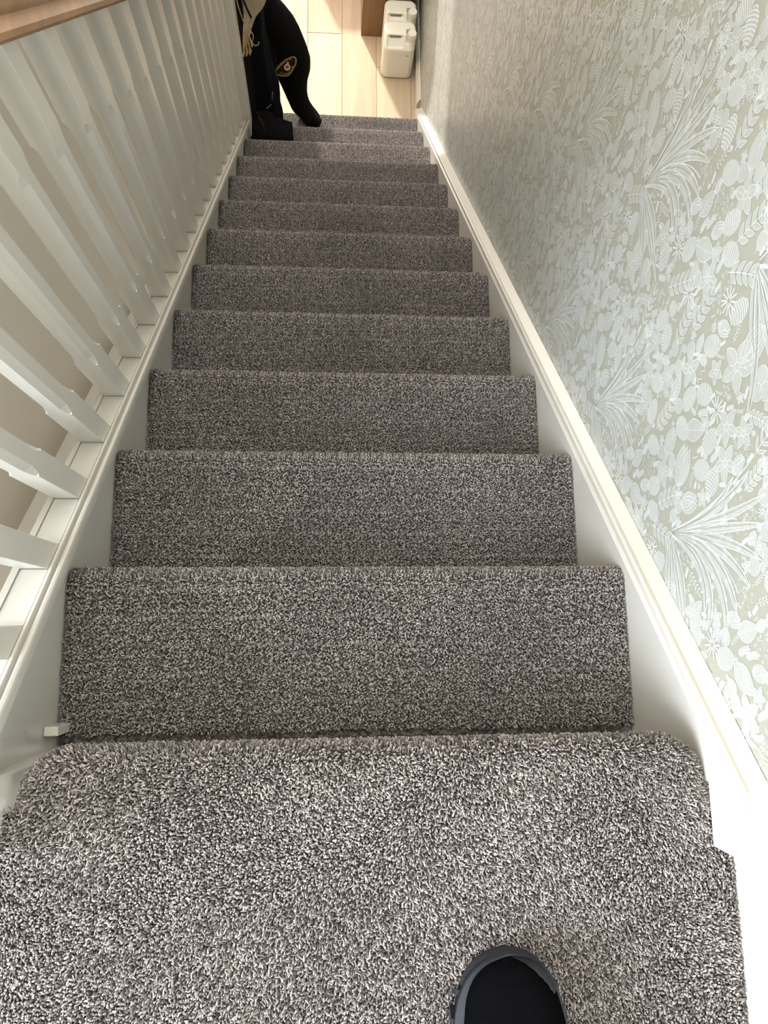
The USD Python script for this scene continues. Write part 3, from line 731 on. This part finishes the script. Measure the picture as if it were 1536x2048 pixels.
obj('body', loft([(-.380, 2.72, -1.40, .05, .05), (-.380, 2.72, -1.60, .065, .05), (-.370, 2.71, -1.80, .080, .06), (-.365, 2.69, -2.00, .085, .065), (-.360, 2.66, -2.20, .082, .065), (-.355, 2.62, -2.345, .080, .06)], 60, 56, (1, 0, 0), .014, 14, 8, 7, .05), BLACKCLOTH, jk, smooth=60)
obj('collar', loft([(-.335, 2.62, -1.38, .06, .03), (-.305, 2.62, -1.50, .055, .03), (-.325, 2.61, -1.64, .045, .025), (-.362, 2.60, -1.76, .012, .012)], 30, 28, (1, 0, 0), .006, 20, 12), BLACKCLOTH, jk, smooth=60)
# badge: oval shield with gold border, white disc and lettering
bo = np.array([(-.286, -2.131), (-.287, -2.107), (-.271, -2.082), (-.251, -2.055), (-.227, -2.033), (-.207, -2.021), (-.191, -2.022), (-.184, -2.040), (-.187, -2.068), (-.201, -2.101), (-.219, -2.137), (-.233, -2.147), (-.254, -2.146), (-.272, -2.141)])
BC = np.array([-.235, -2.086])
shape = Polygon((bo - np.array([-.235, -2.086]))).buffer(-0.006).buffer(0.012).buffer(-0.006)
bz = 2.668
BC = BC + np.array([0.0, 0.034])                                                   # in front of the sleeve
bu, bn = np.array([1.0, 0.10, 0.0]), np.array([0.10, -1.0, 0.22])
bu /= np.linalg.norm(bu); bn /= np.linalg.norm(bn); bv = np.cross(bu, bn); bv = -bv if bv[2] < 0 else bv
bu = np.cross(bv, bn) if np.cross(bv, bn) @ bu > 0 else -np.cross(bv, bn)
def on_badge(m, lift):
    v = np.array(m.vertices)
    w = np.array([BC[0], bz, BC[1]]) + v[:, :1] * bu + v[:, 1:2] * bv * 0.74 + (v[:, 2:3] + lift) * bn
    mm = trimesh.Trimesh(w, m.faces, process=False)
    if mm.volume < 0: mm.invert()
    return mm
bg = obj('badge', on_badge(extrude(shape, 0.004), -0.004), OLIVE, jk, label='gold-edged shield badge with a red leaf on white')
obj('border', on_badge(extrude(shape.difference(shape.buffer(-0.0042)), 0.0025), 0.0), PALETHREAD, bg)
obj('inner_border', on_badge(extrude(shape.buffer(-0.0050).difference(shape.buffer(-0.0068)), 0.0018), 0.0), GOLD, bg)
tear = Polygon([(0.0125 * math.cos(a) * (1 - 0.35 * max(0, math.sin(a))), 0.015 * math.sin(a) + (0.006 if math.sin(a) > 0.9 else 0)) for a in np.linspace(0, 2 * np.pi, 32)[:-1]]).buffer(0)
from shapely import affinity
tear = affinity.translate(affinity.scale(affinity.rotate(tear, -12), 1.2, 1.55), 0.006, 0.002)
obj('emblem', on_badge(extrude(tear, 0.0024), 0.0), PATCHWHITE, bg)
lf = [(0, -1), (.08, -.45), (.55, -.5), (.45, -.3), (.95, .05), (.8, .15), (.85, .45), (.5, .38), (.4, .5), (.2, .2), (.28, .75), (.1, .68), (0, 1)]
lf = lf + [(-x, y) for x, y in lf[-2:0:-1]]
obj('maple_leaf', on_badge(extrude(affinity.translate(affinity.rotate(Polygon([(x * .0075, y * .0110) for x, y in lf]).buffer(0), -12), 0.006, 0.002), 0.0034), 0.0), RED, bg)
def letters(word, pts, h):
    ln = LineString(pts); out = []
    for k, ch in enumerate(word):
        s_ = (k + 0.5) / len(word) * ln.length
        a, b = np.array(ln.interpolate(s_ - 0.002).coords[0]), np.array(ln.interpolate(s_ + 0.002).coords[0])
        m = meshkit.text_mesh(ch, h, 0.0022, True); m.apply_translation((-m.bounds[:, 0].mean(), 0, 0))
        an = math.atan2(*(b - a)[::-1]); c_, s__ = math.cos(an), math.sin(an)
        v = np.array(m.vertices); q_ = ln.interpolate(s_).coords[0]
        m = trimesh.Trimesh(np.stack([v[:, 0] * c_ - v[:, 1] * s__ + q_[0], v[:, 0] * s__ + v[:, 1] * c_ + q_[1], v[:, 2]], 1), m.faces, process=False); out.append(m)
    return trimesh.util.concatenate(out)
obj('lettering', on_badge(letters('KARATE', [(-.036, -.014), (-.022, .006), (-.004, .026), (.014, .042), (.030, .046)], .0155), 0.0), GOLD, bg)
obj('lettering', on_badge(letters('CANADA', [(-.036, -.046), (-.018, -.053), (.002, -.054), (.020, -.044), (.034, -.018), (.040, .006)], .0155), 0.0), GOLD, bg)

nv = thing('coat', 'dark navy coat hanging beside the newel post with its hem on the lower stairs', 'coat')
obj('body', loft([(-.340, 2.565, -1.40, .045, .035), (-.350, 2.560, -1.65, .045, .038), (-.345, 2.555, -1.80, .050, .042), (-.335, 2.550, -1.95, .060, .048), (-.328, 2.545, -2.10, .068, .052), (-.330, 2.535, -2.22, .072, .056), (-.335, 2.53, -2.34, .070, .055)], 60, 48, (1, 0, 0), .010, 20, 21, 6, .06), NAVYCLOTH, nv, smooth=60)
obj('hem', loft([(-.388, 2.41, -2.128, .052, .034), (-.34, 2.405, -2.126, .060, .036), (-.28, 2.405, -2.130, .060, .034), (-.235, 2.40, -2.134, .058, .031), (-.206, 2.40, -2.137, .054, .028)], 40, 32, (0, 1, 0), .007, 22, 33), BLACKCLOTH, nv, smooth=60)
obj('hem_fold', loft([(-.37, 2.52, -2.30, .055, .04), (-.35, 2.485, -2.19, .060, .045), (-.33, 2.45, -2.13, .060, .040)], 20, 28, (1, 0, 0), .006, 22, 35), BROWNCLOTH, nv, smooth=60)
obj('zip_pull', tube([(-.289, 2.494, -2.000), (-.291, 2.490, -2.020), (-.293, 2.488, -2.040)], .0022), GREYMETAL, nv, smooth=60)
obj('toggle', tube([(-.300, 2.488, -2.070), (-.312, 2.484, -2.082), (-.322, 2.482, -2.090)], .0034), GREYMETAL, nv, smooth=60)

sc = thing('scarf', 'cream striped scarf with a tan fringe hanging beside the newel post', 'scarf')
obj('cloth', loft([(-0.3306, 2.4837, -1.3135, .066, .018), (-0.3277, 2.4837, -1.4279, .062, .018), (-0.3353, 2.4837, -1.5260, .050, .017), (-0.3506, 2.4789, -1.5822, .030, .015), (-0.3620, 2.4741, -1.6289, .020, .012), (-0.3677, 2.4694, -1.6661, .016, .010)], 44, 40, (1, 0, 0), .004, 30, 41, 9, .10), CREAM, sc, smooth=60)
for k, (a, b) in enumerate((((-0.3771, -1.4014), (-0.3362, -1.5724)), ((-0.3457, -1.3824), (-0.3201, -1.5154)), ((-0.3201, -1.3824), (-0.2982, -1.4774)), ((-0.3866, -1.4394), (-0.3676, -1.5914)))):
    obj('stripe', tube([(a[0], 2.455, a[1]), ((a[0] + b[0]) / 2 - .003, 2.452, (a[1] + b[1]) / 2), (b[0], 2.452, b[1])], .0024 if k else .0036), BROWNCLOTH if k == 0 else TAN, sc, smooth=60)
ends = [(-0.3875, -1.7623), (-0.3818, -1.7481), (-0.3742, -1.7576), (-0.3666, -1.7433), (-0.3590, -1.7509), (-0.3533, -1.7357), (-0.3476, -1.7101), (-0.3799, -1.7243)]
for k, (x, z) in enumerate(ends):
    x0 = -.374 + .002 * k
    obj('tassel', tube([(x0, 2.462, -1.645), (x0 + (x - x0) * .5 + .003 * (-1) ** k, 2.456, (z - 1.645) / 2), (x, 2.452, z)], .0036, 14, 7), TAN, sc, smooth=60)
obj('cord_loop', tube([(-0.3474, 2.4361, -1.6141), (-0.3398, 2.4313, -1.6179), (-0.3340, 2.4265, -1.6341), (-0.3398, 2.4218, -1.6513), (-0.3350, 2.4170, -1.6628), (-0.3254, 2.4141, -1.6618), (-0.3149, 2.4122, -1.6418)], .0022, 40, 7), PALETHREAD, sc, smooth=60)

st_ = thing('strap', 'dark brown strap hanging between the newel post and the scarf', 'strap')
band = loft([(-0.3854, 2.4458, -1.3407, .012, .006), (-0.3854, 2.4458, -1.5202, .012, .006), (-0.3873, 2.4458, -1.6562, .013, .006), (-0.3873, 2.4458, -1.7798, .014, .007), (-0.3892, 2.4410, -1.9438, .016, .008), (-0.3912, 2.4362, -2.1098, .018, .008), (-0.3912, 2.4313, -2.2381, .018, .008)], 40, 20, (1, 0, 0), .003, 30, 51)
band.apply_translation((0.008, 0.022, 0))
obj('band', band, BROWNCLOTH, st_, smooth=60)

# ------------------------------------------------------------------ shoe on the landing
SA = 4.0                                                     # toe turned slightly to the left
sh = thing('shoe', 'black mesh trainer with a dark grey cut-out sole standing on the landing carpet', 'shoe', (0.151, -0.201, 0.001), SA)
# outline of the sole: t = 0 at the toe, 1 at the heel, going back along -y
tt = np.array([0, .015, .05, .10, .17, .26, .36, .48, .60, .72, .84, .93, .98, 1.0])
lw = np.array([0, .018, .033, .043, .050, .0535, .053, .046, .038, .036, .037, .033, .020, 0])
rw_ = np.array([0, .016, .030, .040, .0465, .050, .051, .048, .043, .038, .037, .033, .020, 0])
LEN = 0.295
lw, rw_ = lw * 1.07, rw_ * 1.07
from scipy.interpolate import PchipInterpolator
fl_, fr_ = PchipInterpolator(tt, lw), PchipInterpolator(tt, rw_)
ts = (1 - np.cos(np.linspace(0, np.pi, 60))) / 2
cx = lambda t: 0.004 * np.sin(t * 3.0)
flare = lambda t: 0.0065 * min(1.0, t / 0.22) * min(1.0, (1 - t) / 0.05)
outl = [(cx(t) - fl_(t) - flare(t), -t * LEN) for t in ts] + [(cx(t) + fr_(t), -t * LEN) for t in ts[-2:0:-1]]
sole = Polygon(outl).buffer(0)
def toe_lift(m):
    v = np.array(m.vertices); y = -v[:, 1] / LEN
    v[:, 2] += 0.016 * np.clip(1 - y / 0.22, 0, 1) ** 2
    return trimesh.Trimesh(v, m.faces, process=False)
def slab(poly, z0, z1, inset=0.0, n=1):
    m = extrude(poly, z1 - z0); m.apply_translation((0, 0, z0)); return m
low = slab(sole.buffer(-0.004).segmentize(0.006), 0.0, 0.008)
mid = slab(sole.buffer(0.0005).segmentize(0.006), 0.0225, 0.031)
wall = slab(sole.buffer(-0.007).segmentize(0.006), 0.008, 0.0225)
obj('outsole', toe_lift(low), RUBBER2, sh, smooth=40)
obj('midsole_core', toe_lift(wall), HOLE, sh, smooth=40)  # near-black core stands in for shade behind the struts
obj('midsole', toe_lift(mid), RUBBER, sh, smooth=40)
from shapely.geometry import box as sbox
obj('toe_bumper', toe_lift(slab(sole.buffer(-0.0015).intersection(sbox(-0.1, -0.036, 0.1, 0.01)).segmentize(0.006), 0.007, 0.0227)), RUBBER, sh, smooth=40)
# slanted struts between outsole and midsole, leaving dark openings
ring = LineString(list(sole.buffer(-0.002).exterior.coords))
ns = 42
for k in range(ns):
    p_ = np.array(ring.interpolate((k + .5) / ns * ring.length).coords[0]); q_ = np.array(ring.interpolate(((k + .5) / ns * ring.length + 0.004) % ring.length).coords[0])
    if p_[1] > -0.036: continue
    t_ = (q_ - p_) / np.linalg.norm(q_ - p_); n_ = np.array([t_[1], -t_[0]])
    sl = 0.006 if k % 2 else -0.006
    pts = []
    for z, o in ((0.006, 0), (0.0235, sl)):
        for a in (-0.0026, 0.0026):
            for b in (-0.005, 0.0018):
                w_ = p_ + t_ * (a + o) + n_ * b; pts.append((w_[0], w_[1], z))
    obj('sole_strut', toe_lift(trimesh.convex.convex_hull(np.array(pts))), RUBBER, sh)
# upper: cross-sections from toe to heel
def section(t, k=28):
    hT = np.interp(t, [0, .03, .08, .15, .25, .36, .5, .62, .75, .9, 1.0], [.004, .020, .030, .036, .042, .052, .066, .074, .072, .072, .060])
    l, r_ = fl_(t) - .002, fr_(t) - .002
    l, r_ = max(l, .001), max(r_, .001)
    out = []
    for a in np.linspace(0, np.pi, k):
        c_, s_ = math.cos(a), math.sin(a)
        w_ = r_ if c_ > 0 else l
        narrow = 1 - 0.30 * s_ ** 2 * min(1, max(0, t - .2) * 2.2)
        out.append((cx(t) + np.sign(c_) * abs(c_) ** 0.8 * w_ * narrow, -LEN * (0.006 + t * 0.982), 0.029 + hT * s_ ** 0.85))
    return out
us = np.concatenate([np.linspace(0, .08, 10), np.linspace(.1, 1, 40)])
sec = np.array([section(t) for t in us]); n1, n2 = sec.shape[:2]
v = sec.reshape(-1, 3); f = []
for i in range(n1 - 1):
    for j in range(n2 - 1):
        mid_t, mid_a = (us[i] + us[i + 1]) / 2, (j + .5) / (n2 - 1)
        if 0.60 < mid_t < 0.93 and 0.30 < mid_a < 0.70: continue          # the opening
        a = i * n2 + j; f += [[a, a + 1, a + n2], [a + 1, a + n2 + 1, a + n2]]
up = toe_lift(trimesh.Trimesh(v, np.array(f), process=False))
if up.face_normals[len(up.faces) // 2][2] < 0: up.invert()
obj('upper', up, MESHCLOTH, sh, smooth=50)
obj('insole', slab(sole.buffer(-0.008), 0.031, 0.034), HOLE, sh)
# smooth rubber guard on the right of the toe
g0 = []
for t in np.linspace(0.0, 0.13, 14):
    for a in np.linspace(0.04, 0.30, 8):
        s_ = section(t, 51); q_ = np.array(s_[int(round(a * 50 * (1 - t * 2.6)))]); c0_ = np.array([cx(t), q_[1], 0.029])
        g0.append(q_ + (q_ - c0_) / max(1e-6, np.linalg.norm(q_ - c0_)) * 0.0014)
g0 = np.array(g0); gf = []
for i in range(13):
    for j in range(7):
        a = i * 8 + j; gf += [[a, a + 1, a + 8], [a + 1, a + 9, a + 8]]
gm = toe_lift(trimesh.Trimesh(g0, np.array(gf), process=False))
if gm.face_normals[:, 2].mean() < 0: gm.invert()
obj('toe_guard', gm, RUBBER2, sh, smooth=60)
for k in range(4):
    t = .40 + .05 * k; s_ = np.array(section(t, 31))
    lace = [s_[11] + [0, .004, .002], s_[15] + [0, 0, .004], s_[19] + [0, -.004, .002]]
    obj('lace', tube(lace, .0024, 12, 6), RUBBER2, sh, smooth=60)

# ------------------------------------------------------------------ something low beyond the frame that shades the boards
obj('storage_box', box((-0.19, 3.84, ZF), (0.10, 4.10, ZF + 0.34), 0.003), CABW, None, label='unseen low box on the hall floor beyond the cabinet, shading the boards', category='box')
